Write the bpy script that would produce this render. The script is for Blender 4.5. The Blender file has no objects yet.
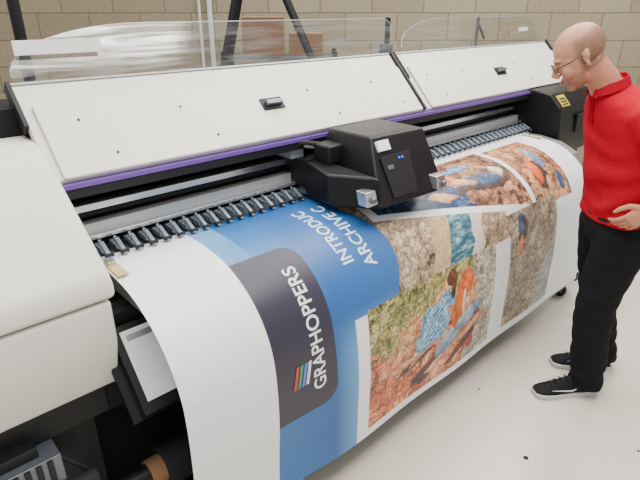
import bpy, bmesh, math, random
import numpy as np
from mathutils import Vector, Matrix, Euler
random.seed(4)
S = bpy.context.scene
COL = S.collection

# ------------------------------------------------------------ materials
def lin(c):
    return tuple(((v/255)/12.92 if v/255 <= .04045 else ((v/255+.055)/1.055)**2.4) for v in c)

def mat(name, rgb, rough=.5, metal=0.0, var=.06, scale=20, bump=0.0, emis=None, coat=0.0, spec=None):
    m = bpy.data.materials.new(name); m.use_nodes = True
    nt = m.node_tree; b = nt.nodes['Principled BSDF']
    c = lin(rgb)
    tc = nt.nodes.new('ShaderNodeTexCoord')
    nz = nt.nodes.new('ShaderNodeTexNoise'); nz.inputs['Scale'].default_value = scale
    nz.inputs['Detail'].default_value = 4
    nt.links.new(tc.outputs['Object'], nz.inputs['Vector'])
    mx = nt.nodes.new('ShaderNodeMix'); mx.data_type = 'RGBA'
    mx.inputs[6].default_value = (*[v*(1-var) for v in c], 1)
    mx.inputs[7].default_value = (*[min(1, v*(1+var)) for v in c], 1)
    nt.links.new(nz.outputs['Fac'], mx.inputs[0])
    nt.links.new(mx.outputs[2], b.inputs['Base Color'])
    b.inputs['Roughness'].default_value = rough
    b.inputs['Metallic'].default_value = metal
    if coat: b.inputs['Coat Weight'].default_value = coat
    if spec is not None: b.inputs['Specular IOR Level'].default_value = spec
    if bump:
        bp = nt.nodes.new('ShaderNodeBump'); bp.inputs['Strength'].default_value = bump
        bp.inputs['Distance'].default_value = .01
        nt.links.new(nz.outputs['Fac'], bp.inputs['Height'])
        nt.links.new(bp.outputs['Normal'], b.inputs['Normal'])
    if emis:
        b.inputs['Emission Color'].default_value = (*lin(emis[0]), 1)
        b.inputs['Emission Strength'].default_value = emis[1]
    return m

M = dict(
 white=mat('printer_white', (220,216,206), .42, var=.02),
 white2=mat('printer_white_panel', (227,223,213), .4, var=.02),
 grey=mat('light_grey_metal', (165,168,170), .35, .3),
 silver=mat('silver_rail', (200,202,204), .25, .85),
 steel=mat('dark_steel', (105,110,118), .35, .6),
 platen=mat('platen_metal', (150,152,155), .35, .5),
 black=mat('black_plastic', (22,22,25), .5, spec=.35),
 black2=mat('black_painted_steel', (15,15,17), .6, spec=.3),
 rubber=mat('black_rubber', (28,28,30), .8),
 gloss=mat('carriage_black', (13,13,16), .42, spec=.3),
 purple=mat('purple_trim', (104,68,152), .45),
 screw=mat('screw_dark', (60,60,60), .4, .6),
 label=mat('white_label', (240,240,238), .5, var=.01),
 yellow=mat('yellow_label', (190,170,50), .5),
 blueled=mat('blue_led', (30,60,220), .3, emis=((40,80,255),2.0)),
 screen=mat('screen_grey', (198,202,200), .3, emis=((200,205,200),.35), var=.03, scale=6),
 core=mat('cardboard_core', (140,105,70), .8),
 card=mat('cardboard', (112,80,54), .85, var=.12, scale=6),
 bluegrey=mat('lever_bluegrey', (140,152,166), .35, .4),
 yellowclip=mat('edge_clip', (190,170,120), .5),
 red=mat('red_polo_fabric', (176,14,40), .95, var=.14, scale=160, bump=.3, spec=.08),
 redd=mat('red_collar_fabric', (150,8,32), .95, var=.1, scale=160, spec=.08),
 trous=mat('black_trouser_fabric', (24,24,27), .95, var=.2, scale=90, bump=.3, spec=.15),
 shoe=mat('black_shoe_mesh', (16,16,18), .75, spec=.3, scale=120, bump=.3),
 sole=mat('white_sole', (195,193,190), .6),
 skin=mat('skin', (188,130,102), .55, var=.12, scale=35, bump=.08, spec=.35),
 lips=mat('lips', (150,84,74), .5),
 eye=mat('eye_white', (205,198,190), .3),
 iris=mat('iris_dark', (40,30,25), .3),
 frame=mat('spectacle_frame', (25,25,28), .3),
 brow=mat('eyebrow', (120,90,70), .8),
 conduit=mat('white_conduit', (195,195,188), .5),
)

# ------------------------------------------------------------ geometry helpers
class B:
    def __init__(s): s.bm = bmesh.new(); s.mats = []
    def mi(s, m):
        if m not in s.mats: s.mats.append(m)
        return s.mats.index(m)
    def faces(s, vs, fs, m):
        i = s.mi(m); v = [s.bm.verts.new(p) for p in vs]; out = []
        for f in fs:
            try:
                fc = s.bm.faces.new([v[k] for k in f]); fc.material_index = i; out.append(fc)
            except ValueError: pass
        return out
    def hexa(s, p, m):
        return s.faces(p, [(0,1,2,3),(4,5,6,7),(0,1,5,4),(1,2,6,5),(2,3,7,6),(3,0,4,7)], m)
    def box(s, a, b, m):
        x0,y0,z0 = a; x1,y1,z1 = b
        s.hexa([(x0,y0,z0),(x1,y0,z0),(x1,y1,z0),(x0,y1,z0),(x0,y0,z1),(x1,y0,z1),(x1,y1,z1),(x0,y1,z1)], m)
    def prism(s, prof, x0, x1, m):
        n = len(prof)
        vs = [(x0,y,z) for y,z in prof] + [(x1,y,z) for y,z in prof]
        fs = [tuple(range(n)), tuple(range(n,2*n))] + [(i,(i+1)%n,n+(i+1)%n,n+i) for i in range(n)]
        s.faces(vs, fs, m)
    def tube(s, pts, rad, m, n=16, up=None):
        pts = [Vector(p) for p in pts]; rings = []
        k = len(pts)
        for i,p in enumerate(pts):
            t = (pts[min(i+1,k-1)]-pts[max(i-1,0)]).normalized()
            u = Vector(up) if up else (Vector((0,0,1)) if abs(t.z) < .9 else Vector((1,0,0)))
            a = t.cross(u).normalized(); b = a.cross(t).normalized()
            r = rad[i] if isinstance(rad,(list,tuple)) else rad
            ra, rb = r if isinstance(r,(list,tuple)) else (r,r)
            rings.append([p + a*ra*math.cos(2*math.pi*j/n) + b*rb*math.sin(2*math.pi*j/n) for j in range(n)])
        s.loft(rings, m)
    def loft(s, rings, m):
        n = len(rings[0]); vs = [v for r in rings for v in r]; fs = []
        for i in range(len(rings)-1):
            for j in range(n):
                fs.append((i*n+j, i*n+(j+1)%n, (i+1)*n+(j+1)%n, (i+1)*n+j))
        fs.append(tuple(range(n))); fs.append(tuple(range((len(rings)-1)*n, len(rings)*n)))
        s.faces(vs, fs, m)
    def ell(s, c, r, m, rot=None, n=20):
        rings = []; c = Vector(c)
        for i in range(1, n//2):
            th = math.pi*i/(n//2); ring = []
            for j in range(n):
                ph = 2*math.pi*j/n
                v = Vector((r[0]*math.sin(th)*math.cos(ph), r[1]*math.sin(th)*math.sin(ph), r[2]*math.cos(th)))
                if rot: v = rot @ v
                ring.append(c+v)
            rings.append(ring)
        s.loft(rings, m)
    def done(s, name, parent=None, bevel=0, smooth=False, seg=2):
        bmesh.ops.recalc_face_normals(s.bm, faces=s.bm.faces)
        me = bpy.data.meshes.new(name); s.bm.to_mesh(me); s.bm.free()
        for m in s.mats: me.materials.append(m)
        o = bpy.data.objects.new(name, me); COL.objects.link(o)
        if parent: o.parent = parent
        if smooth or bevel:
            me.polygons.foreach_set('use_smooth', [True]*len(me.polygons))
            if not smooth:
                md = o.modifiers.new('bevel','BEVEL'); md.width = bevel; md.segments = seg
                md.limit_method = 'ANGLE'; md.angle_limit = math.radians(35); md.harden_normals = True
            else:
                try: me.set_sharp_from_angle(angle=math.radians(50))
                except Exception: pass
        return o

def remesh(o, voxel, it=4, fac=.5):
    md = o.modifiers.new('r','REMESH'); md.mode = 'VOXEL'; md.voxel_size = voxel
    sm = o.modifiers.new('s','SMOOTH'); sm.iterations = it; sm.factor = fac
    bpy.context.view_layer.update()
    dg = bpy.context.evaluated_depsgraph_get()
    me = bpy.data.meshes.new_from_object(o.evaluated_get(dg))
    mats = list(o.data.materials)
    o.modifiers.clear(); o.data = me
    if not me.materials:
        for m in mats: me.materials.append(m)
    me.polygons.foreach_set('use_smooth', [True]*len(me.polygons)); me.update()
    return o

def empty(name, loc=(0,0,0), rz=0):
    e = bpy.data.objects.new(name, None); COL.objects.link(e)
    e.location = loc; e.rotation_euler = (0,0,rz); e.empty_display_size = .1
    return e

HEAD = math.radians(47)
hd = Vector((math.cos(HEAD), math.sin(HEAD), 0)); rt = Vector((math.sin(HEAD), -math.cos(HEAD), 0))
def hr(h, r, z=0): return hd*h + rt*r + Vector((0,0,z))

# ------------------------------------------------------------ man
MAN=empty('man',hr(2.22,1.33),math.atan2(-rt.y,-rt.x))
def oval(c,rx,ry,n=32,p=2.3,tilt=0):
    r=[]
    for j in range(n):
        a=2*math.pi*j/n; ca,sa=math.cos(a),math.sin(a)
        x=rx*math.copysign(abs(ca)**(2/p),ca); y=ry*math.copysign(abs(sa)**(2/p),sa)
        r.append(Vector((c[0]+x,c[1]+y,c[2]-x*tilt)))
    return r
b=B()
b.loft([oval((x,0,z),d,w,tilt=t) for z,x,d,w,t in [(.915,-.040,.152,.192,0),(.95,-.040,.153,.192,0),(1.04,-.034,.156,.186,0),(1.12,-.018,.160,.184,.08),(1.2,-.004,.154,.186,.12),
  (1.28,.018,.142,.192,.20),(1.35,.044,.130,.198,.26),(1.41,.072,.112,.188,.32),(1.45,.100,.09,.15,.36),(1.48,.126,.066,.085,.40),(1.505,.146,.056,.062,.44)]],M['red'])
SLV={}
for sg in (1,-1):
    sh=Vector((.066,sg*.160,1.39)); el_=Vector((-.11,sg*.265,1.17)); wr=Vector((-.005,sg*.240,1.045))
    if sg<0: wr=Vector((-.16,-.27,.93)); el_=Vector((-.10,-.26,1.15))
    SLV[sg]=(sh,el_,wr)
    m_=sh.lerp(el_,.5); e_=sh.lerp(el_,.72)
    b.tube([sh+Vector((0,-sg*.06,.015)),sh,sh.lerp(el_,.2),m_,e_],[.06,.07,.073,.071,.078],M['red'],20)
shirt=remesh(b.done('polo_shirt',MAN),.008,6)
for v in shirt.data.vertices:
    p=v.co
    a1=math.sin((p.z*.8+p.x*.9)*46+2.2*math.sin(p.y*14+p.z*9)); a2=math.sin(p.z*75+p.x*18+1.5*math.sin(p.y*25))
    w=max(0,min(1,(1.42-p.z)/.15)); lowf=max(0,min(1,(1.08-p.z)/.12))
    env=.5+.5*math.sin(p.y*17+p.x*9+p.z*5)
    v.co+=v.normal*((.0060*a1*env+.0055*a2*lowf*env)*w)
b=B()
N=28;rings=[]
for j in range(N+1):
    a=math.radians(22+ (316)*j/N)
    c=Vector((.142,0,1.493)); d=Vector((math.cos(a)*.066,math.sin(a)*.070,-math.cos(a)*.028))
    o=c+d; t=d.normalized()
    rings.append([o+Vector((0,0,-.012))+t*.018,o+Vector((0,0,.026)),o+Vector((0,0,.026))-t*.005,o-t*.004])
b.loft(rings,M['redd'])
b.hexa([(.150,-.016,1.34),(.150,.016,1.34),(.16,.016,1.46),(.16,-.016,1.46),(.186,-.016,1.34),(.186,.016,1.34),(.197,.016,1.45),(.197,-.016,1.45)],M['redd'])
b.done('polo_collar',MAN,bevel=.002)
b=B(); 
for k in range(2): b.ell((.157+.002*k,.085,1.380-.009*k),(.006,.012,.0022),M['label'])
b.done('chest_logo',MAN,smooth=True)
b=B()
b.loft([oval((x,0,z),d,w) for z,x,d,w in [(.98,-.038,.137,.172),(.92,-.042,.145,.184),(.86,-.043,.147,.188),(.80,-.036,.122,.184)]],M['trous'])
LEG={1:[(-.035,.092,.88,.120),(.0,.098,.72,.105),(.03,.103,.52,.087),(.025,.108,.36,.082),(.005,.112,.2,.077),(-.005,.113,.085,.076),(-.005,.113,.055,.078)],
    -1:[(-.045,-.092,.88,.120),(-.05,-.098,.72,.105),(-.075,-.102,.52,.087),(-.115,-.105,.36,.082),(-.16,-.107,.2,.077),(-.185,-.107,.085,.076),(-.185,-.107,.055,.078)]}
for sg,l in LEG.items():
    b.loft([oval((x,y,z),r*1.05,r,24,2) for x,y,z,r in l],M['trous'])
tr_=remesh(b.done('trousers',MAN),.009,4)
for v in tr_.data.vertices:
    p=v.co; k=math.sin(p.z*48+p.x*30+(3 if p.y<0 else 0))*math.sin(p.z*21+p.y*30)
    w=.5+1.1*max(0,min(1,(.35-p.z)/.2))+.8*max(0,1-abs(p.z-.52)/.1); v.co+=v.normal*(.0055*k*w)
b=B(); b.loft([oval((-.038,0,z),.150,.186) for z in (.930,.945)],M['black']); b.done('belt',MAN,smooth=True)
for sg,(cx,cy,ang) in {1:(.10,.115,.10),-1:(-.09,-.108,-.12)}.items():
    SP=[(-.15,.028,.035),(-.14,.036,.07),(-.10,.040,.098),(-.05,.040,.108),(-.01,.042,.100),(.03,.046,.082),(.07,.050,.066),(.105,.049,.054),(.135,.040,.044),(.15,.024,.034)]
    R=Matrix.Rotation(ang,3,'Z')
    def tf(v): return R@v+Vector((cx,cy,0))
    b=B(); rings=[]
    for x,w,h in SP:
        ring=[]
        for j in range(20):
            a=2*math.pi*j/20; sn=math.sin(a); kx=1 if sn<0 else .55+.45*math.sqrt(max(0,1-sn*sn))
            ring.append(tf(Vector((x,w*math.cos(a)*kx,.022+max(0,sn)*(h-.022)))))
        rings.append(ring)
    b.loft(rings,M['shoe']); b.done(f'shoe_upper_{"l" if sg>0 else "r"}',MAN,smooth=True)
    b=B()
    prof=[(x*1.03,w*1.08) for x,w,_ in SP]
    out_=[(x,w) for x,w in prof]+[(x,-w) for x,w in reversed(prof)]
    def lay(z,k): return [tf(Vector((x*k,y*k,z))) for x,y in out_]
    b.loft([lay(.0,.97),lay(.008,1),lay(.022,1.0),lay(.026,.95)],M['sole'])
    b.done(f'shoe_sole_{"l" if sg>0 else "r"}',MAN,bevel=.002)
    b=B()
    for side in (1,-1):
        b.tube([tf(Vector((-.06,side*.043,.062))),tf(Vector((-.02,side*.047,.045))),tf(Vector((.03,side*.049,.05))),tf(Vector((.085,side*.046,.052)))],[.002,.004,.003,.001],M['sole'],6)
    for k in range(4):
        x=.0+.024*k; h=.104-.011*k
        b.tube([tf(Vector((x,-.02,h-.008))),tf(Vector((x,0,h))),tf(Vector((x,.02,h-.008)))],.003,M['black'],6)
    b.done(f'shoe_trim_{"l" if sg>0 else "r"}',MAN,smooth=True)
def hand(b,wr,d,n,side,curl,m):
    d=d.normalized(); side=(side-d*side.dot(d)).normalized(); n=(n-d*n.dot(d)); n=(n-side*n.dot(side)).normalized()
    kn=wr+d*.088
    b.tube([wr-d*.01,wr+d*.02,wr+d*.06,kn,kn+d*.006],[(.027,.02),(.032,.019),(.041,.017),(.042,.014),(.036,.01)],m,16,up=n)
    for i,(ln,rr) in enumerate([(.078,.0092),(.086,.0095),(.080,.0092),(.062,.0082)]):
        off=.031-.0208*i; p=kn+side*off-d*.008; pts=[p]; dd=d+side*(.09*(1.5-i)); dd.normalize()
        for k,f in enumerate((.46,.30,.24)):
            a=curl*(k+1)*(.8+.1*i); dv=(dd*math.cos(a)+n*math.sin(a)).normalized(); pts.append(pts[-1]+dv*ln*f)
        b.tube([pts[0],pts[1],pts[2],pts[3]],[rr,rr,rr*.92,rr*.72],m,12,up=side)
        b.ell(pts[3],(rr*.78,)*3,m,n=12)
    p=wr+d*.025+side*.026; q=p+(d*.55+side*.75+n*.2).normalized()*.038; r=q+(d*.9+side*.25+n*.35).normalized()*.034; t=r+(d*.95+n*.35).normalized()*.024
    b.tube([p,q,r,t],[.0145,.012,.0108,.008],m,12,up=n); b.ell(t,(.0085,)*3,m,n=12)
for sg in (1,-1):
    sh,el_,wr=SLV[sg]
    b=B()
    b.tube([sh.lerp(el_,.55),sh.lerp(el_,.8),el_],[.048,.046,.042],M['skin'],20)
    b.ell(el_,(.042,.042,.042),M['skin'])
    b.tube([el_,el_.lerp(wr,.3),el_.lerp(wr,.7),wr],[.042,.043,.034,.027],M['skin'],20)
    if sg>0: hand(b,wr,Vector((.62,-.10,-.72)),Vector((-.25,-1,-.35)),Vector((.75,0,.65)),.5,M['skin'])
    else: hand(b,wr,Vector((.0,.05,-1)),Vector((0,1,0)),Vector((1,0,.1)),.3,M['skin'])
    arm=remesh(b.done(f'arm_and_hand_{"l" if sg>0 else "r"}',MAN),.0034,2)
b=B(); sk=M['skin']
b.ell((-.012,0,.035),(.099,.076,.086),sk,n=28)
b.ell((.022,0,-.005),(.072,.066,.09),sk,n=28)
b.ell((.03,0,-.058),(.058,.055,.058),sk,n=24)
b.ell((.066,0,-.098),(.026,.028,.02),sk); b.ell((.02,0,-.085),(.055,.043,.03),sk)
b.ell((.076,0,.026),(.021,.048,.012),sk)
for sg in (1,-1):
    b.ell((.062,sg*.042,-.03),(.026,.020,.026),sk)
    b.ell((-.008,sg*.074,-.006),(.013,.006,.026),sk,rot=Matrix.Rotation(.25*sg,3,'Z')); b.ell((-.016,sg*.081,.006),(.012,.004,.018),sk,rot=Matrix.Rotation(.3*sg,3,'Z')); b.ell((-.006,sg*.076,-.030),(.007,.005,.010),sk)
    b.ell((.104,sg*.011,-.034),(.011,.009,.008),sk)
b.tube([(.082,0,.022),(.096,0,.0),(.112,0,-.022),(.116,0,-.032)],[.009,.0105,.0125,.011],sk,14)
b.ell((.085,0,-.064),(.018,.028,.016),sk)
HC=Vector((.282,0,1.610)); ROT=(0,math.radians(33),math.radians(-14))
Rm=Euler(ROT,'XYZ').to_matrix(); inv=Rm.inverted()
nb=inv@(Vector((.12,0,1.45))-HC); nmid=inv@(Vector((.172,0,1.523))-HC)
b.tube([nb,nmid,Vector((-.02,0,-.03))],[.066,.061,.057],sk,24)
head=remesh(b.done('head',MAN),.0034,3)
head.location=HC; head.rotation_euler=ROT
hm=bpy.data.materials.new('skin_and_stubble'); hm.use_nodes=True; nt=hm.node_tree; bs=nt.nodes['Principled BSDF']; bs.inputs['Roughness'].default_value=.46; bs.inputs['Specular IOR Level'].default_value=.4
at=nt.nodes.new('ShaderNodeVertexColor'); at.layer_name='tone'
nz=nt.nodes.new('ShaderNodeTexNoise'); nz.inputs['Scale'].default_value=55; nz.inputs['Detail'].default_value=6
tc=nt.nodes.new('ShaderNodeTexCoord'); nt.links.new(tc.outputs['Object'],nz.inputs['Vector'])
mr=nt.nodes.new('ShaderNodeMapRange'); mr.inputs[3].default_value=.74; mr.inputs[4].default_value=1.18; nt.links.new(nz.outputs['Fac'],mr.inputs[0])
vm=nt.nodes.new('ShaderNodeVectorMath'); vm.operation='SCALE'; nt.links.new(at.outputs[0],vm.inputs[0]); nt.links.new(mr.outputs[0],vm.inputs['Scale']); nt.links.new(vm.outputs[0],bs.inputs['Base Color'])
hme=head.data; ca=hme.color_attributes.new('tone','FLOAT_COLOR','POINT'); cols=[]
sc=np.array(lin((194,138,110))); hc=np.array(lin((80,62,54))); pk=np.array(lin((174,100,78)))
def sst(a,b_,x): t=max(0,min(1,(x-a)/(b_-a))); return t*t*(3-2*t)
for v in hme.vertices:
    x,y,z=v.co; ear=abs(y)>.076
    h=sst(.035,.0,x)*sst(.095,.05,z+ x*.15)*sst(-.075,-.05,z+.15*x)*(0 if ear else 1)
    if x<-.05 and z<-.055: h=0
    bd=sst(.0,.03,x)*sst(-.045,-.06,z)*.42
    c=sc*(1-.35*sst(-.01,-.05,z))+pk*(.35*sst(-.01,-.05,z)); c=c*(1-.65*h)+hc*.65*h; c=c*(1-bd)+hc*bd
    cols+=[*c,1]
ca.data.foreach_set('color',cols); hme.materials.clear(); hme.materials.append(hm)
b=B()
for sg in (1,-1):
    b.ell((.079,sg*.031,.004),(.0125,.0125,.0095),M['eye']); b.ell((.0895,sg*.031,.001),(.003,.005,.005),M['iris'])
    b.tube([(.079,sg*.018,.010),(.093,sg*.031,.010),(.079,sg*.045,.008)],.004,M['skin'],8)
    b.tube([(.09,sg*.016,.022),(.089,sg*.034,.027),(.078,sg*.05,.021)],[.0025,.003,.002],M['brow'],8)
b.done('eyes',head,smooth=True)
b=B(); b.ell((.1,0,-.0605),(.006,.022,.004),M['lips']); b.ell((.099,0,-.069),(.0065,.019,.0045),M['lips']); b.done('lips',head,smooth=True)
b=B()
for sg in (1,-1):
    ring=[]
    for j in range(21):
        a=2*math.pi*j/20; ca_,sa=math.cos(a),math.sin(a)
        ring.append((.106-.006*(sg*ca_>0),sg*.033+.024*math.copysign(abs(ca_)**.7,ca_),.0+.015*math.copysign(abs(sa)**.7,sa)))
    b.tube(ring,.0019,M['frame'],6)
    b.tube([(.1,sg*.056,.006),(.05,sg*.076,.006),(-.005,sg*.081,.010),(-.028,sg*.079,-.010)],.0022,M['frame'],6)
b.tube([(.106,-.01,.004),(.112,0,.007),(.106,.01,.004)],.0018,M['frame'],6)
b.done('spectacles',head,smooth=True)

# ------------------------------------------------------------ room
fm = mat('polished_floor', (212,206,193), .2, var=.05, scale=1.3)
b = B(); b.box((-6,-4,-.1),(12,10,0), fm); floor = b.done('floor')
wm = bpy.data.materials.new('concrete_block_wall'); wm.use_nodes = True
nt = wm.node_tree; bs = nt.nodes['Principled BSDF']; bs.inputs['Roughness'].default_value = .85
tc = nt.nodes.new('ShaderNodeTexCoord'); sp = nt.nodes.new('ShaderNodeSeparateXYZ'); cb = nt.nodes.new('ShaderNodeCombineXYZ')
nt.links.new(tc.outputs['Object'], sp.inputs[0]); nt.links.new(sp.outputs['X'], cb.inputs['X']); nt.links.new(sp.outputs['Z'], cb.inputs['Y'])
br = nt.nodes.new('ShaderNodeTexBrick'); nt.links.new(cb.outputs[0], br.inputs['Vector'])
br.inputs['Scale'].default_value = 1; br.inputs['Brick Width'].default_value = .50; br.inputs['Row Height'].default_value = .25
br.inputs['Mortar Size'].default_value = .007; br.inputs['Mortar Smooth'].default_value = .3
br.inputs['Color1'].default_value = (*lin((168,155,130)),1); br.inputs['Color2'].default_value = (*lin((152,140,116)),1)
br.inputs['Mortar'].default_value = (*lin((128,118,98)),1)
nz = nt.nodes.new('ShaderNodeTexNoise'); nz.inputs['Scale'].default_value = 40; nz.inputs['Detail'].default_value = 6
nt.links.new(tc.outputs['Object'], nz.inputs['Vector'])
mx = nt.nodes.new('ShaderNodeMix'); mx.data_type='RGBA'; mx.blend_type='MULTIPLY'; mx.inputs[0].default_value=.5
nt.links.new(br.outputs['Color'], mx.inputs[6]); nt.links.new(nz.outputs['Fac'], mx.inputs[7]); 
nt.links.new(mx.outputs[2], bs.inputs['Base Color'])
bp = nt.nodes.new('ShaderNodeBump'); bp.inputs['Strength'].default_value=.5; bp.inputs['Distance'].default_value=.01; bp.invert=True
nt.links.new(br.outputs['Fac'], bp.inputs['Height']); nt.links.new(bp.outputs['Normal'], bs.inputs['Normal'])
b = B(); b.box((-7,0,0),(7,.2,4.2), wm); wall = b.done('wall_back')
wall.location = hr(5.5, 0); wall.rotation_euler = (0,0,HEAD-math.pi/2)

# ------------------------------------------------------------ printer
P = empty('large_format_printer')
XL, XR = .50, 3.29
cd = Vector((0, .25, .26)).normalized(); cn = Vector((0,-cd.z,cd.y))
L = math.hypot(.25,.26)
def cpt(x, a, off): v = Vector((x,1.65,1.30)) + cd*a + cn*off; return tuple(v)
def cslab(bd, x0,x1,a0,a1,o0,o1,m):
    bd.hexa([cpt(x0,a0,o0),cpt(x1,a0,o0),cpt(x1,a1,o0),cpt(x0,a1,o0),cpt(x0,a0,o1),cpt(x1,a0,o1),cpt(x1,a1,o1),cpt(x0,a1,o1)], m)
for i,(x0,x1) in enumerate([(.44,2.28),(2.32,4.08)]):
    b = B()
    cslab(b, x0,x1, 0, L, -.03, 0, M['white'])
    cslab(b, x0+.03,x1-.01, .0, L*.76, .0, .012, M['white2'])
    b.done(f'cover_{i+1}', P, bevel=.006)
    b = B()
    cslab(b, x0-.014,x0, .2, L+.01, -.035, .012, M['black'])
    cslab(b, x1,x1+.016, 0, L+.01, -.035, .014, M['black'])
    cslab(b, x0,x1, L, L+.008, -.032, .004, M['grey'])
    xm = x0 + (x1-x0)*.5
    cslab(b, xm-.055,xm+.055, .13, .185, .010, .018, M['black'])
    cslab(b, xm-.04,xm+.04, .145, .165, .016, .038, M['steel'])
    for k,t in enumerate([.08,.12,.28,.33,.62,.68,.85,.93]):
        xx = x0+(x1-x0)*t
        c = Vector(cpt(xx, .06 if k%2 else .2, .012)); b.tube([c, c+cn*.004], .005, M['screw'], 10)
    b.done(f'cover_fittings_{i+1}', P, bevel=.002)
b = B()
b.box((.46,1.636,1.272),(3.98,1.655,1.289), M['purple'])
b.box((.46,1.64,1.24),(3.98,1.68,1.271), M['black'])
b.box((.46,1.655,1.289),(3.98,1.70,1.30), M['grey'])
b.done('purple_trim_strip', P, bevel=.002)

am = bpy.data.materials.new('clear_acrylic'); am.use_nodes=True
nt = am.node_tree; nt.nodes.clear()
out=nt.nodes.new('ShaderNodeOutputMaterial'); tr=nt.nodes.new('ShaderNodeBsdfTransparent'); gl=nt.nodes.new('ShaderNodeBsdfGlossy'); ms=nt.nodes.new('ShaderNodeMixShader')
lw=nt.nodes.new('ShaderNodeLayerWeight'); lw.inputs['Blend'].default_value=.12
n2=nt.nodes.new('ShaderNodeTexNoise'); n2.inputs['Scale'].default_value=3.5; n2.inputs['Distortion'].default_value=1.5
cr=nt.nodes.new('ShaderNodeMapRange'); cr.inputs[1].default_value=.42; cr.inputs[2].default_value=.72; cr.inputs[3].default_value=.03; cr.inputs[4].default_value=.38
nt.links.new(n2.outputs['Fac'],cr.inputs[0]); ad=nt.nodes.new('ShaderNodeMath'); ad.operation='ADD'; ad.use_clamp=True
sc_=nt.nodes.new('ShaderNodeMath'); sc_.operation='MULTIPLY'; sc_.inputs[1].default_value=.5
nt.links.new(lw.outputs['Facing'],sc_.inputs[0])
nt.links.new(sc_.outputs[0],ad.inputs[0]); nt.links.new(cr.outputs[0],ad.inputs[1])
tr.inputs[0].default_value=(.97,.98,.98,1); gl.inputs['Roughness'].default_value=.12
nt.links.new(ad.outputs[0],ms.inputs[0]); nt.links.new(tr.outputs[0],ms.inputs[1]); nt.links.new(gl.outputs[0],ms.inputs[2]); nt.links.new(ms.outputs[0],out.inputs[0])
for i,(x0,x1) in enumerate([(.46,2.40),(2.44,4.05)]):
    b = B(); n=12
    pts=[]
    z0,z1=1.55,1.735; r=.05; rl=.5
    pts += [(x0,z0),(x1,z0)]
    for k in range(n+1):
        a=math.pi/2*k/n; pts.append((x1-r+r*math.cos(a), z1-r+r*math.sin(a)))
    for k in range(n+1):
        a=math.pi/2+math.pi/2*k/n; pts.append((x0+rl+rl*math.cos(a), z1-.15+.15*math.sin(a)))
    f=lambda x,z,o:(x,1.93+(z-1.55)*.45+o,z)
    b.faces([f(x,z,0) for x,z in pts],[tuple(range(len(pts)))], am)
    b.done(f'acrylic_hood_{i+1}', P)
    b=B(); b.tube([f(x,z,.002) for x,z in pts[2:]], .002, M['grey'], 6)
    b.done(f'acrylic_edge_{i+1}', P, smooth=True)
b=B(); b.box((.485,1.95,1.645),(.765,1.955,1.69),M['label']); 
b.box((3.74,1.94,1.64),(3.86,1.945,1.665),M['label']); b.done('hood_labels',P)
b=B()
b.tube([(.535,2.03,1.3),(.535,2.03,2.15)], .019, M['black2'], 12)
b.tube([(2.42,2.04,1.3),(2.42,2.04,1.74)], .015, M['black2'], 12)
b.tube([(3.35,2.04,1.3),(3.35,2.04,1.74)], .010, M['steel'], 12)
b.tube([(3.35,2.04,1.70),(3.45,2.04,1.60)], .008, M['steel'], 12)
b.box((.505,2.0,1.35),(.565,2.07,1.50),M['black2']); b.box((2.39,2.02,1.35),(2.45,2.07,1.6),M['black2'])
b.done('hood_support_posts',P,bevel=.001)

b=B()
b.box((.36,1.86,.9),(4.0,2.08,1.5),M['black2'])
b.box((.36,1.78,1.0),(4.0,1.86,1.15),M['black'])
b.done('gantry_back_beam',P,bevel=.004)
b=B()
b.box((.45,1.79,1.20),(3.5,1.86,1.225),M['steel'])
b.box((.45,1.74,1.155),(3.5,1.785,1.180),M['silver'])
b.box((.45,1.745,1.135),(3.5,1.80,1.15),M['black'])
b.tube([(.45,1.755,1.21),(3.5,1.755,1.21)],.006,M['silver'],10)
b.box((.45,1.70,1.085),(3.5,1.745,1.125),M['grey'])
b.box((.45,1.67,1.078),(3.5,1.70,1.092),M['silver'])
b.done('carriage_rails',P,bevel=.003)
b=B()
b.prism([(1.80,1.024),(1.50,1.024),(1.36,1.004),(1.25,.955),(1.25,.93),(1.80,.93)],.53,3.4,M['platen'])
b.done('platen_table',P,bevel=.004)
b=B(); x=.53
while x<3.42:
    b.box((x,1.62,1.045),(x+.022,1.69,1.06),M['bluegrey'])
    b.hexa([(x+.004,1.575,1.04),(x+.018,1.575,1.04),(x+.018,1.64,1.05),(x+.004,1.64,1.05),
            (x+.004,1.58,1.050),(x+.018,1.58,1.050),(x+.018,1.64,1.080),(x+.004,1.64,1.080)],M['bluegrey'])
    b.tube([(x-.003,1.585,1.048),(x+.025,1.585,1.048)],.0075,M['rubber'],10)
    b.tube([(x+.011,1.655,1.05),(x+.011,1.655,1.080)],.006,M['silver'],8)
    b.box((x+.028,1.62,1.037),(x+.031,1.68,1.062),M['black'])
    x+=.052
b.done('pinch_roller_levers',P,bevel=.001,seg=1)
b=B()
for xx in (.505,3.24):
    b.box((xx,1.44,1.036),(xx+.035,1.56,1.041),M['yellowclip']); b.box((xx+.005,1.52,1.04),(xx+.03,1.56,1.055),M['silver'])
b.done('media_edge_clamps',P,bevel=.001)

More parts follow.
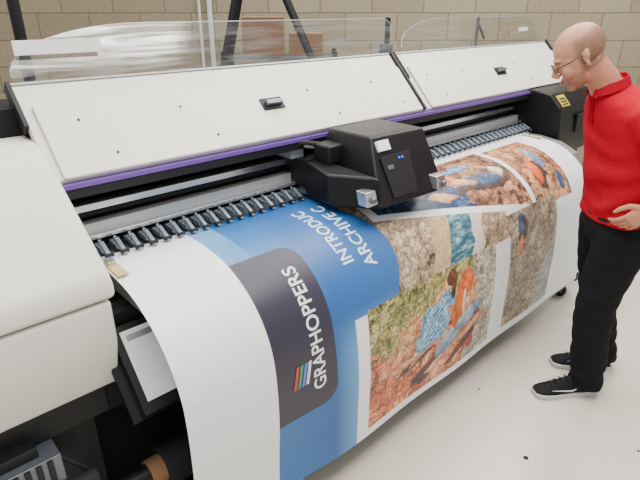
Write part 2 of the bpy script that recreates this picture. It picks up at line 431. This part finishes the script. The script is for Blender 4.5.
b=B()
b.hexa([(1.46,1.22,1.07),(1.86,1.20,1.07),(1.86,1.66,1.07),(1.48,1.66,1.07),
        (1.54,1.36,1.318),(1.86,1.34,1.318),(1.86,1.60,1.318),(1.54,1.60,1.318)],M['gloss'])
b.hexa([(1.36,1.41,1.062),(1.475,1.215,1.062),(1.475,1.60,1.062),(1.40,1.60,1.062),
        (1.365,1.43,1.185),(1.485,1.25,1.185),(1.485,1.60,1.20),(1.405,1.60,1.20)],M['gloss'])
b.box((1.45,1.5,1.19),(1.54,1.60,1.27),M['black'])
b.box((1.86,1.30,1.08),(1.91,1.60,1.18),M['black'])
b.done('carriage_body',P,bevel=.012,seg=3)
def cf(x,f,o=0):
    n=Vector((0,-.26,.14)).normalized(); return tuple(Vector((x,1.213+.138*f,1.07+.248*f))+n*o)
def cq(bd,x0,x1,f0,f1,o,m,o0=-.01):
    bd.hexa([cf(x0,f0,o0),cf(x1,f0,o0),cf(x1,f1,o0),cf(x0,f1,o0),cf(x0,f0,o),cf(x1,f0,o),cf(x1,f1,o),cf(x0,f1,o)],m)
b=B()
cq(b,1.55,1.62,.78,.93,.006,M['label']); cq(b,1.645,1.653,.62,.65,.008,M['blueled']); cq(b,1.665,1.673,.62,.65,.008,M['blueled'])
cq(b,1.545,1.84,.10,.70,.004,M['black'])
cq(b,1.565,1.60,.5,.56,.007,M['steel'])
b.done('carriage_labels',P,bevel=.001)
b=B()
for (xx,yy) in ((1.405,1.24),(1.785,1.185)):
    b.hexa([(xx,yy,1.085),(xx+.065,yy,1.085),(xx+.065,yy+.05,1.085),(xx,yy+.05,1.085),(xx+.005,yy+.015,1.14),(xx+.06,yy+.015,1.14),(xx+.06,yy+.07,1.14),(xx+.005,yy+.07,1.14)],M['silver'])
    b.tube([(xx+.033,yy+.005,1.112),(xx+.033,yy-.010,1.108)],.013,M['steel'],14)
b.done('uv_lamp_heads',P,bevel=.004)
b=B()
b.tube([(1.49,1.56,1.26),(1.43,1.62,1.27),(1.39,1.70,1.25),(1.39,1.76,1.22)],.010,M['rubber'])
b.tube([(1.49,1.54,1.25),(1.45,1.62,1.25),(1.42,1.74,1.24)],.008,M['grey'])
b.box((1.38,1.66,1.20),(1.45,1.76,1.25),M['grey'])
b.box((1.41,1.60,1.08),(1.86,1.74,1.20),M['black'])
b.box((1.88,1.66,1.20),(1.96,1.80,1.25),M['grey'])
b.done('carriage_cables',P,smooth=True)

b=B()
b.prism([(2.08,1.425),(1.76,1.405),(1.69,1.375),(1.345,1.12),(1.32,1.085),(1.318,1.04),(2.08,1.04)],-1.4,.45,M['white'])
b.done('left_housing_top',P,bevel=.016,seg=3)
b=B()
b.prism([(2.08,1.033),(1.325,1.033),(1.325,.90),(1.385,.72),(2.08,.72)],-1.4,.435,M['white2'])
b.done('left_housing_front',P,bevel=.012,seg=3)
b=B()
b.box((-1.35,1.34,1.02),(.42,2.0,1.05),M['black'])
b.box((-1.35,1.50,.05),(.36,2.0,.73),M['black2'])
b.box((-.9,1.42,.60),(.40,1.6,.72),M['black'])
b.box((.36,1.56,.05),(.62,1.98,.90),M['black2'])
b.box((.20,1.46,.05),(.36,1.52,.60),M['black'])
b.box((-1.3,1.30,.02),(.62,1.95,.06),M['black2'])
b.done('left_cabinet',P,bevel=.004)
b=B()
b.box((.05,1.34,.50),(.22,1.45,.60),M['steel']); b.box((.04,1.37,.60),(.17,1.45,.635),M['black'])
b.box((-.15,1.36,.30),(.02,1.48,.52),M['black']); 
b.tube([(.02,1.33,.46),(.30,1.33,.46)],.03,M['rubber'],16)
for k in range(5): b.box((.06+.03*k,1.33,.51),(.075+.03*k,1.345,.595),M['black'])
b.tube([(.22,1.4,.55),(.30,1.36,.45),(.33,1.35,.25),(.36,1.38,.06)],.008,M['rubber'],8)
b.tube([(.10,1.42,.5),(.14,1.36,.34),(.22,1.40,.2),(.25,1.44,.06)],.007,M['rubber'],8)
b.done('winder_unit',P,bevel=.003)
b=B()
b.prism([(2.06,1.30),(1.62,1.30),(1.50,1.28),(1.42,1.20),(1.40,1.0),(1.44,.86),(2.06,.86)],3.43,4.02,M['gloss'])
b.done('right_housing',P,bevel=.012,seg=3)
b=B(); b.hexa([(3.47,1.432,1.20),(3.58,1.432,1.20),(3.58,1.49,1.262),(3.47,1.49,1.262),(3.47,1.425,1.207),(3.58,1.425,1.207),(3.58,1.483,1.27),(3.47,1.483,1.27)],M['yellow'])
for k in range(3): b.hexa([(3.485,1.436+.014*k,1.2145+.0155*k),(3.565,1.436+.014*k,1.2145+.0155*k),(3.565,1.442+.014*k,1.221+.0155*k),(3.485,1.442+.014*k,1.221+.0155*k)]+[(3.485,1.430+.014*k,1.2165+.0155*k),(3.565,1.430+.014*k,1.2165+.0155*k),(3.565,1.436+.014*k,1.223+.0155*k),(3.485,1.436+.014*k,1.223+.0155*k)],M['screw'])
b.box((3.66,1.393,1.02),(3.9,1.405,1.14),M['black']); b.done('warning_label',P)
b=B()
b.box((3.45,1.48,.12),(4.0,2.0,.86),M['black2']); b.done('right_cabinet',P,bevel=.01)
b=B()
b.box((.62,1.35,.74),(3.45,1.85,.93),M['black2'])
b.box((.62,1.55,.18),(3.45,1.70,.30),M['black2'])
b.box((.62,1.92,.06),(3.45,1.96,.93),M['black2'])
for xx in (.62,3.28):
    b.box((xx,1.45,.12),(xx+.1,1.85,.74),M['black2']); b.box((xx-.02,1.12,.085),(xx+.12,2.0,.15),M['black2'])
b.done('stand_frame',P,bevel=.006)
b=B()
for xx in (.67,3.3):
    for yy in (1.15,1.95):
        b.tube([(xx-.018,yy,.04),(xx+.018,yy,.04)],.04,M['rubber'],20)
        b.box((xx-.026,yy-.025,.035),(xx-.02,yy+.025,.088),M['steel']); b.box((xx+.02,yy-.025,.035),(xx+.026,yy+.025,.088),M['steel'])
        b.box((xx-.026,yy-.025,.082),(xx+.026,yy+.025,.088),M['steel'])
b.done('casters',P,bevel=.002)
b=B()
def ringtube(bd,x0,x1,y,z,ro,ri,m,n=28):
    vs=[];fs=[]
    for X,R in ((x0,ro),(x1,ro),(x1,ri),(x0,ri)):
        vs+=[(X,y+R*math.cos(2*math.pi*j/n),z+R*math.sin(2*math.pi*j/n)) for j in range(n)]
    for q in range(4):
        for j in range(n): fs.append((q*n+j,q*n+(j+1)%n,((q+1)%4)*n+(j+1)%n,((q+1)%4)*n+j))
    bd.faces(vs,fs,m)
ringtube(b,.45,3.25,1.33,.35,.048,.038,M['core'])
b.tube([(.36,1.33,.35),(.62,1.33,.35)],.036,M['black'],20)
b.tube([(.50,1.33,.35),(3.1,1.33,.35)],.075,M['rubber'],28)
b.done('take_up_roll',P,smooth=True)
b=B(); b.tube([(.46,1.115,.155),(3.32,1.085,.155)],.014,M['grey'],12)
b.box((.40,1.10,.13),(.46,1.40,.18),M['black']); b.box((3.32,1.07,.13),(3.36,1.20,.18),M['black'])
b.done('media_tension_bar',P,bevel=.002)
md_=Vector((0,.14,.17)).normalized(); mn=Vector((0,-md_.z,md_.y))
def mp(x,a,o): return tuple(Vector((x,1.25,.705))+md_*a+mn*o)
def ms_(bd,x0,x1,a0,a1,o0,o1,m):
    bd.hexa([mp(x0,a0,o0),mp(x1,a0,o0),mp(x1,a1,o0),mp(x0,a1,o0),mp(x0,a0,o1),mp(x1,a0,o1),mp(x1,a1,o1),mp(x0,a1,o1)],m)
b=B()
ms_(b,.44,.605,-.035,.245,-.035,-.002,M['black']); ms_(b,.462,.585,0,.225,-.004,.0,M['screen'])
ms_(b,.41,.63,-.045,.25,-.05,-.034,M['black2'])
ms_(b,.475,.575,.19,.21,-.001,.001,M['grey'])
b.box((.44,1.36,.74),(.60,1.46,.80),M['black']); b.box((.40,1.42,.60),(.62,1.50,.93),M['black2'])
b.done('control_monitor',P,bevel=.003)

# ------------------------------------------------------------ banner
ctrl=[(1.70,1.034),(1.62,1.034),(1.50,1.033),(1.36,1.015),(1.25,.965),(1.17,.895),(1.115,.80),(1.085,.67),(1.07,.50),(1.07,.34),(1.07,.165)]
def cr_(p0,p1,p2,p3,t): return .5*((2*p1)+(-p0+p2)*t+(2*p0-5*p1+4*p2-p3)*t*t+(-p0+3*p1-3*p2+p3)*t**3)
pl=[]
c_=np.array(ctrl)
for i in range(1,len(c_)-2):
    for k in range(12): pl.append(cr_(c_[i-1],c_[i],c_[i+1],c_[i+2],k/12))
c0=c_[-2]; 
for k in range(13): pl.append(c0+(c_[-1]-c0)*k/12)
pl=np.array(pl); ds=np.r_[0,np.cumsum(np.hypot(*np.diff(pl,axis=0).T))]; ST=ds[-1]
def sz(z): return float(np.interp(-z,-pl[:,1],ds))
def sy(y): return float(np.interp(-y,-pl[:,0],ds))
def surf(x,s):
    y=np.interp(s,ds,pl[:,0]); z=np.interp(s,ds,pl[:,1])
    w=np.clip((1.1-x)/.6,0,1)*np.clip((.75-z)/.5,0,1); y=y+.05*w
    y=y+.004*np.sin(x*9)*np.clip((.7-z)/.3,0,1)
    return x,y,z
NX,NS=1280,640
xs=np.linspace(XL,XR,NX); ss=np.linspace(0,ST,NS); X,Sg=np.meshgrid(xs,ss)
def vn(x,y,f,seed):
    r=np.random.default_rng(seed).random((128,128)); u=x*f; v=y*f
    i=np.floor(u).astype(int); j=np.floor(v).astype(int); a=u-i; c=v-j; a=a*a*(3-2*a); c=c*c*(3-2*c)
    g=lambda p,q:r[p%128,q%128]
    return (g(i,j)*(1-a)+g(i+1,j)*a)*(1-c)+(g(i,j+1)*(1-a)+g(i+1,j+1)*a)*c
def rot(x,y,a): return x*math.cos(a)+y*math.sin(a),-x*math.sin(a)+y*math.cos(a)
def fb(x,y,f,seed,o=4,g=.55):
    t=0;n=0
    for k in range(o):
        xx,yy=rot(x,y,.6*k+.3); t=t+vn(xx,yy,f*2.03**k,seed+k)*g**k; n+=g**k
    return t/n
def ridge(x,y,f,seed,o=5,g=.6):
    t=0;n=0
    for k in range(o):
        xx,yy=rot(x,y,.7*k+.2); t=t+(1-abs(2*vn(xx,yy,f*2.03**k,seed+k)-1))*g**k; n+=g**k
    return t/n
def boulders(x,y,f,seed):
    # cellular rocks: lit from upper-left, dark gaps between stones
    rg=np.random.default_rng(seed); J=rg.random((64,64,3)); u=x*f; v=y*f
    i=np.floor(u).astype(int); j=np.floor(v).astype(int)
    f1=np.full(u.shape,9.); f2=np.full(u.shape,9.); dx=np.zeros(u.shape); dy=np.zeros(u.shape); idn=np.zeros(u.shape)
    for di in (-1,0,1):
        for dj in (-1,0,1):
            c=J[(i+di)%64,(j+dj)%64]; px_=i+di+c[...,0]; py_=j+dj+c[...,1]; ex=u-px_; ey=v-py_; D=np.hypot(ex,ey)
            nw=D<f1; f2=np.where(nw,f1,np.minimum(f2,D)); dx=np.where(nw,ex,dx); dy=np.where(nw,ey,dy); idn=np.where(nw,c[...,2],idn); f1=np.where(nw,D,f1)
    return np.clip((f2-f1)/.16,0,1), np.clip(-(dx*.5+dy*.8),-1,1), idn
def col(c): return np.array(lin(c))
C=np.empty(X.shape+(3,)); C[:]=col((236,237,239))
def put(mask,c): C[mask]=c if getattr(c,'ndim',1)==1 else c[mask]
def ramp(t,stops):
    t=np.clip(t,0,1); o=np.zeros(t.shape+(3,)); ks=[k for k,_ in stops]; cs=np.array([col(c) for _,c in stops])
    for k in range(3): o[...,k]=np.interp(t,ks,cs[:,k])
    return o
def box_(x0,x1,s0,s1): return (X>x0)&(X<x1)&(Sg>s0)&(Sg<s1)
def photo(h,k,c):
    g=np.gradient(h,axis=1)*.6+np.gradient(h,axis=0); g=np.clip(g*k,-.75,1.0)
    crack=np.clip((h-.76)/.10,0,1); crack=crack*crack
    return c*((1+g)*(1-.8*crack))[...,None]
wx=X+.06*(fb(X,Sg,8,301)-.5); wy=Sg+.06*(fb(X,Sg,8,311)-.5)
ux=wx+.018*(fb(X,Sg,40,321)-.5)*2; uy=wy+.018*(fb(X,Sg,40,331)-.5)*2
n1=fb(X,Sg,9,11,5); n2=fb(wx,wy,34,21); n3=fb(X,Sg,100,31,3,.8)
R1=ridge(wx,wy,7,401,6); R2=ridge(wx,wy,11,421,6,.68); R3=ridge(wx,wy*.8,16,441,5,.7)
def stones(f,seed,c,amt=1.):
    e,l,i_=boulders(ux,uy*1.3,f,seed); e2,l2,i2=boulders(ux+.3,uy*1.2,f*2.3,seed+5)
    k=(.42+.58*e)*(1+.55*l)*(.8+.4*i_); k2=(.6+.4*e2)*(1+.35*l2)*(.85+.3*i2); k=k*k2*(.78+.44*n3)*1.15
    return c*(1-amt+amt*k)[...,None]
bnd=1.43+.07*np.sin(np.clip((Sg-.2)/.5,0,1)*math.pi)
bl=ramp(np.clip((X-.8)/.65+.25*(fb(X,Sg,3,5)-.5)*2-.05,0,1),[(0,(44,110,172)),(.4,(34,88,152)),(.62,(36,92,158)),(1,(46,96,156))])
lo=np.clip((X-1.08)/.12,0,1)[...,None]*np.clip((Sg-.62)/.15,0,1)[...,None]
bl=bl*(1-lo*.6)+col((112,178,218))*lo*.6
put((X>.825)&(X<bnd),bl)
put(box_(.825,.92,0,.36),ramp((Sg+.6*(X-.8))/.4,[(0,(120,172,212)),(1,(50,112,170))]))
up=(X>=bnd)&(X<2.33)&(Sg<.70)
rock=stones(13,901,photo(R2,3,ramp(.6*n1+.4*n3,[(.2,(96,80,66)),(.4,(136,116,94)),(.55,(168,146,118)),(.8,(210,194,168))])))
put(up,rock)
d=X-1.86+(Sg-.45)*.5+.08*(n1-.5)
teal=photo(n2,4,ramp(fb(X,Sg*3.5,16,501,5,.7),[(.2,(28,60,80)),(.45,(56,104,122)),(.6,(110,150,154)),(.75,(190,206,204))])); sand=ramp(.5*n2+.5*n3,[(.2,(150,118,82)),(.8,(220,194,154))])
put(up&(d>-.08)&(d<.05),sand); put(up&(d>=.05),teal); put(up&(d>.22),ramp(n3,[(.2,(186,172,150)),(.8,(230,222,206))])); put(up&(d>.31),stones(15,931,ramp(.6*n1+.4*n3,[(.2,(120,98,76)),(.8,(196,172,142))])))
line=.36+.235*(X-1.6)
ab=(X>1.5)&(Sg<line); put(ab&(X>bnd),col((234,235,238)))
pa=(X>1.55)&(X<2.60)&(Sg<line-.035)&(Sg>.10)
put(pa,stones(9,951,photo(R1,4,ramp(.6*fb(X,Sg,8,41)+.4*n3,[(.25,(70,48,42)),(.42,(126,84,64)),(.55,(176,122,86)),(.7,(208,162,122)),(.9,(228,200,170))]))))
put(pa&(X<2.12+.3*(Sg-.3)+.3*(n1-.5)),photo(n2,4,ramp(.6*fb(X,Sg,12,601)+.4*n3,[(.25,(12,20,38)),(.5,(32,56,96)),(.75,(110,138,164))])))
nb1=fb(X,Sg,22,701); nb2=fb(X,Sg,18,711)
def blob(m,cx,cs,rx,rs,a,c,sh=.55,wob=1.1):
    ca_,sa=math.cos(a),math.sin(a); du=X-cx; dw=Sg-cs
    du=du+.03*(nb1-.5)*wob; dw=dw+.03*(nb2-.5)*wob
    e=(-du*sa+dw*ca_)/rs
    q=((du*ca_+dw*sa)/rx)**2+e**2+wob*.5*(n2-.5)
    mm=m&(q<1); light=(1.18-sh*np.clip(q,0,1)-.6*np.clip(e,-.6,.6)*sh)*(.7+.6*n3)*(.72+.56*R3)
    C[mm]=(c*light[...,None])[mm]
skin=ramp(n2,[(.2,(178,114,82)),(.8,(228,170,134))])
navyc=ramp(n2,[(.2,(14,24,50)),(.8,(80,106,148))]); org=ramp(n2,[(.2,(176,66,26)),(.8,(234,124,56))])
bluec=ramp(n2,[(.2,(40,80,128)),(.8,(140,180,206))]); cream=ramp(n2,[(.2,(170,148,116)),(.8,(236,226,206))])
dark=ramp(n2,[(.2,(30,20,20)),(.8,(84,58,48))])
blob(pa,2.34,.36,.17,.04,.2,dark,.2); blob(pa,2.34,.33,.14,.042,.2,navyc); blob(pa,2.18,.30,.11,.028,.3,skin); blob(pa,2.06,.24,.08,.05,.3,org); blob(pa,2.48,.42,.06,.02,-.3,skin)
blob(pa,1.98,.35,.10,.025,.2,skin); blob(pa,2.28,.20,.12,.03,0,bluec); blob(pa,2.50,.30,.05,.045,.5,cream); blob(pa,2.42,.24,.06,.016,.5,skin); blob(pa,2.16,.35,.07,.02,-.2,dark)
pb=box_(2.64,3.06,.12,.60)
put(pb,stones(10,971,photo(R1,4,ramp(.6*n1+.4*n3,[(.2,(130,78,54)),(.45,(180,118,78)),(.65,(216,160,116)),(.9,(236,206,176))]))))
blob(pb,2.82,.42,.07,.10,.2,dark,.2); blob(pb,2.80,.40,.045,.09,.2,org); blob(pb,2.92,.30,.035,.11,.1,bluec); blob(pb,2.74,.24,.03,.05,.4,skin); blob(pb,2.98,.5,.03,.06,.2,navyc); blob(pb,2.85,.5,.025,.05,.5,skin)
put((X>1.20)&(X<2.33)&(Sg>.665),col((235,237,241)))
put((X>2.33)&(Sg>.60),col((236,237,240)))
w0,w1=sz(.75),sz(.20); wp=box_(1.265,2.19,w0,w1); U=(X-1.265)/.925; W=(Sg-w0)/(w1-w0)
rockr=stones(11,1001,photo(R2,4,ramp(.6*fb(wx,wy,8,51)+.4*n3,[(.2,(128,56,36)),(.38,(178,86,54)),(.5,(208,112,72)),(.64,(226,154,112)),(.85,(240,212,184))])))
green=photo(R3,7,ramp(.4*fb(X,Sg,26,71)+.6*n3,[(.25,(48,52,26)),(.42,(112,108,58)),(.56,(166,154,92)),(.75,(220,210,160))]))
sandy=stones(14,1031,ramp(.5*n1+.5*n3,[(.2,(128,124,118)),(.5,(176,164,148)),(.8,(230,220,202))]))
put(wp,rockr); put(wp&(W<.36-.24*U+.45*(n1-.5)+.2*(n3-.5)+.03),green); put(wp&(U>.80+.35*(n1-.5)),sandy)
def el(u,w,ru,rw,a,c,sh=.55,wob=.7): blob(wp,1.265+.925*u,w0+(w1-w0)*w,.925*ru,(w1-w0)*rw,a,c,sh,wob)
stripes=.5+.5*np.sin((X*.8+Sg)*240+16*n1+8*nb1)
dress=ramp(.35*stripes+.7*(fb(X,Sg,60,201,3,.8)-.15),[(.15,(26,60,98)),(.4,(84,146,186)),(.62,(170,206,220)),(.85,(236,240,238))])
jean=ramp(n2,[(.2,(60,90,124)),(.8,(172,190,204))]); hairc=ramp(n2,[(.2,(40,22,14)),(.8,(116,70,44))]); strap=ramp(n2,[(.2,(30,24,24)),(.8,(90,70,60))])
shadow=ramp(n2,[(.2,(40,20,18)),(.8,(92,48,38))])
el(.50,.74,.26,.05,-.45,shadow,.2,1.4); el(.70,.82,.16,.04,-.4,shadow,.2,1.4); el(.33,.68,.14,.03,-.2,shadow,.2,1.)
el(.40,.60,.13,.036,-.5,skin); el(.27,.64,.10,.028,.1,skin); el(.18,.655,.035,.03,.3,skin)
el(.52,.80,.17,.036,-.45,skin); el(.40,.90,.045,.03,-.3,strap); el(.80,.66,.14,.045,-.35,skin)
el(.62,.63,.15,.085,-.5,jean); el(.76,.53,.12,.075,-.4,jean)
el(.46,.42,.12,.19,.45,dress,.4); el(.53,.30,.09,.15,.3,dress,.4); el(.38,.53,.06,.10,.6,dress,.4)
el(.67,.33,.05,.20,.2,org,.5); el(.61,.46,.018,.16,-.35,org,.5); el(.73,.20,.05,.10,.2,org,.5); el(.70,.40,.015,.14,.1,cream,.4)
el(.56,.14,.036,.058,.1,skin,.4,.3); el(.595,.10,.042,.065,.3,hairc,.5); el(.61,.18,.02,.10,.2,hairc,.5); el(.48,.20,.02,.10,.9,skin,.4)
rp=box_(2.33,2.85,sz(.84),sz(.21)); put(rp,stones(13,1061,photo(R3,4,ramp(.5*fb(wx,wy,9,91)+.5*n3,[(.2,(92,78,64)),(.42,(134,114,92)),(.58,(166,148,122)),(.85,(218,204,180))]))))
put(rp&(X+.5*(Sg-.9)+.15*(n1-.5)>2.76),photo(n2,4,ramp(.6*fb(X,Sg*3,16,77,5,.7)+.4*n3,[(.2,(84,98,104)),(.5,(140,144,138)),(.8,(210,206,194))])))
blob(rp,2.46,.66,.05,.07,.2,dark,.2); blob(rp,2.45,.63,.032,.065,.2,navyc); blob(rp,2.47,.56,.015,.02,0,skin,.4,.3); blob(rp,2.44,.74,.022,.05,.1,org)
def rrect(x0,x1,s0,s1,r):
    dx=np.maximum(X-(x1-r),0); dy=np.maximum(np.maximum((s0+r)-Sg,Sg-(s1-r)),0)
    return (X>x0)&(X<x1)&(Sg>s0)&(Sg<s1)&~((dx>0)&(np.hypot(dx,dy)>r))
put(rrect(.825,1.09,sy(1.33),sz(.475),.07),ramp(Sg,[(0,(44,40,58)),(1,(46,42,58))]))
put(box_(XL,.825,0,ST),col((236,237,239)))
C=np.clip(C,.005,.9)

px,py,pz=surf(X.ravel(),Sg.ravel())
co=np.stack([px,py,pz],1)
idx=np.arange(NX*NS).reshape(NS,NX)
q=np.stack([idx[:-1,:-1],idx[:-1,1:],idx[1:,1:],idx[1:,:-1]],-1).reshape(-1,4)[:, ::-1]
me=bpy.data.meshes.new('printed_banner'); me.vertices.add(NX*NS); me.vertices.foreach_set('co',co.ravel().astype('f'))
me.loops.add(q.size); me.loops.foreach_set('vertex_index',q.ravel().astype('i'))
me.polygons.add(len(q)); me.polygons.foreach_set('loop_start',np.arange(0,q.size,4).astype('i'))
me.polygons.foreach_set('use_smooth',np.ones(len(q),dtype=bool)); me.update(calc_edges=True)
ca=me.color_attributes.new('print','FLOAT_COLOR','POINT')
ca.data.foreach_set('color',np.concatenate([C.reshape(-1,3),np.ones((NX*NS,1))],1).ravel().astype('f'))
bm_=bpy.data.materials.new('printed_vinyl'); bm_.use_nodes=True; nt=bm_.node_tree; bs=nt.nodes['Principled BSDF']
at=nt.nodes.new('ShaderNodeVertexColor'); at.layer_name='print'; nt.links.new(at.outputs[0],bs.inputs['Base Color']); bs.inputs['Roughness'].default_value=.42
me.materials.append(bm_)
ban=bpy.data.objects.new('printed_banner',me)

def snorm(x,s):
    a=Vector(surf(x,s-.004)); b2=Vector(surf(x,s+.004)); t=(b2-a).normalized()
    n=t.cross(Vector((1,0,0))); 
    if n.dot(Vector((0,-1,.5)))<0: n=-n
    return n.normalized()
def text_decal(txt,xc,s_start,size,length,m,name,shear=0):
    cu=bpy.data.curves.new('t','FONT'); cu.body=txt; cu.size=size; cu.shear=shear; cu.offset=size*.016
    o=bpy.data.objects.new('t',cu); COL.objects.link(o); bpy.context.view_layer.update()
    dg=bpy.context.evaluated_depsgraph_get(); me=bpy.data.meshes.new_from_object(o.evaluated_get(dg))
    bpy.data.objects.remove(o); bm=bmesh.new(); bm.from_mesh(me)
    xs_=[v.co.x for v in bm.verts]; x0,x1=min(xs_),max(xs_); k=length/(x1-x0)
    for v in bm.verts: v.co.x=(v.co.x-x0)*k
    t=0
    while t<length:
        bmesh.ops.bisect_plane(bm,geom=bm.verts[:]+bm.edges[:]+bm.faces[:],plane_co=(t,0,0),plane_no=(1,0,0)); t+=.012
    for v in bm.verts:
        s=s_start-v.co.x; x=xc-v.co.y
        v.co=Vector(surf(x,s))+snorm(x,s)*.0018
    bm.to_mesh(me); bm.free(); me.materials.clear(); me.materials.append(m); me.name=name
    o=bpy.data.objects.new(name,me); COL.objects.link(o); o.parent=ban
ink=mat('white_ink',(236,236,238),.4,var=.01)
ink2=mat('pale_blue_ink',(205,224,240),.4,var=.01)
text_decal('GRAPHOPPERS',1.032,sz(.555),.076,sz(.555)-sy(1.25),ink,'banner_text_logo')
text_decal('ARCHIVE C',1.385,sz(.885),.082,.37,ink2,'banner_text_archive')
text_decal('INTRODUC',1.285,sz(.92),.078,.33,ink2,'banner_text_intro')
for k,c in enumerate([(190,50,60),(60,140,90),(80,120,190),(220,220,220)]):
    b=B(); x0=.896+.018*k; s1=sz(.60); s0=s1-.085
    vs=[];n=8
    for i in range(n+1):
        s=s0+(s1-s0)*i/n; sh=.02*(i/n)
        for xx in (x0-sh+.012,x0-sh+.025): vs.append(Vector(surf(xx,s))+snorm(xx,s)*.0018)
    b.faces(vs,[(2*i,2*i+1,2*i+3,2*i+2) for i in range(n)],mat(f'logo_ink_{k}',c,.4)); b.done(f'logo_stripe_{k+1}',ban)
COL.objects.link(ban)

# ------------------------------------------------------------ background
b=B()
for (r0,r1) in ((-1.07,-.487),(.59,-.487)):
    for dh in (0,.5):
        b.tube([hr(4.0+dh*1.0,r0,0),hr(4.0+.25+(dh-.25)*.3,r1,2.37)],.024,M['black2'],8)
b.tube([hr(4.0,-.95,.5),hr(4.0,.3,.5)],.016,M['black2'],8)
b.tube([hr(4.5,-.95,.5),hr(4.5,.3,.5)],.016,M['black2'],8)
b.tube([hr(4.1,-.487,2.36),hr(4.4,-.487,2.36)],.03,M['black2'],8)
b.done('a_frame_rack',smooth=True)
SH=empty('shelving_unit',hr(4.95,-.35),HEAD-math.pi/2)
b=B()
for x in (-.5,.46):
    for y in (-.2,.2): b.box((x,y-.02,0),(x+.04,y+.02,1.45),M['black2'])
for z in (.2,.6,1.0,1.38): b.box((-.5,-.22,z),(.5,.22,z+.03),M['steel'])
b.done('rack_frame',SH,bevel=.002)
def cbox(loc,w,d,h,rz):
    b=B(); b.box((-w/2,-d/2,0),(w/2,d/2,h),M['card']); b.box((-w/2-.001,-.03,h-.002),(w/2+.001,.03,h+.002),M['yellowclip'])
    o=b.done('cardboard_box',bevel=.003); o.location=loc; o.rotation_euler=(0,0,rz)
cbox(hr(4.93,-.50,1.411),.36,.3,.31,HEAD-math.pi/2+.1)
cbox(hr(4.93,-.12,1.411),.28,.28,.18,HEAD-math.pi/2-.05)
cbox(hr(4.93,-.3,1.031),.36,.3,.25,HEAD-math.pi/2)
b=B(); b.tube([hr(5.46,-1.06,0),hr(5.46,-1.06,4.1)],.025,M['conduit'],12); b.tube([hr(5.46,-1.16,0),hr(5.46,-1.16,4.1)],.015,M['conduit'],12); b.done('conduit_pipe',smooth=True)
b=B(); 
for (x,y,r) in ((1.80,.62,.012),(2.05,1.0,.006),(2.2,.3,.006),(1.5,.5,.005)):
    b.tube([(x,y,0.0),(x,y,.0015)],r,M['rubber'],7)
b.done('floor_debris')

# ------------------------------------------------------------ light
w=bpy.data.worlds.new('World'); S.world=w; w.use_nodes=True
bg=w.node_tree.nodes['Background']; bg.inputs[0].default_value=(1,.985,.97,1); bg.inputs[1].default_value=.84
def area(name,loc,sx,sy_,e,rot=(0,0,0),c=(1,.97,.92)):
    l=bpy.data.lights.new(name,'AREA'); l.shape='RECTANGLE'; l.size=sx; l.size_y=sy_; l.energy=e; l.color=c
    o=bpy.data.objects.new(name,l); COL.objects.link(o); o.location=loc; o.rotation_euler=rot
area('ceiling_light_1',(1.2,.2,3.9),3.2,1.2,160,(0,0,.0))
area('ceiling_light_2',(4.2,1.6,3.9),3.2,1.2,150)
area('ceiling_light_3',(1.5,2.6,3.9),3.2,1.2,125)

cam=bpy.data.cameras.new('camera'); co_=bpy.data.objects.new('camera',cam); COL.objects.link(co_)
co_.location=(0,0,1.78); co_.rotation_euler=(math.radians(90-23.9),0,HEAD-math.pi/2)
cam.sensor_width=36; cam.lens=520/640*36; cam.clip_start=.05
S.camera=co_
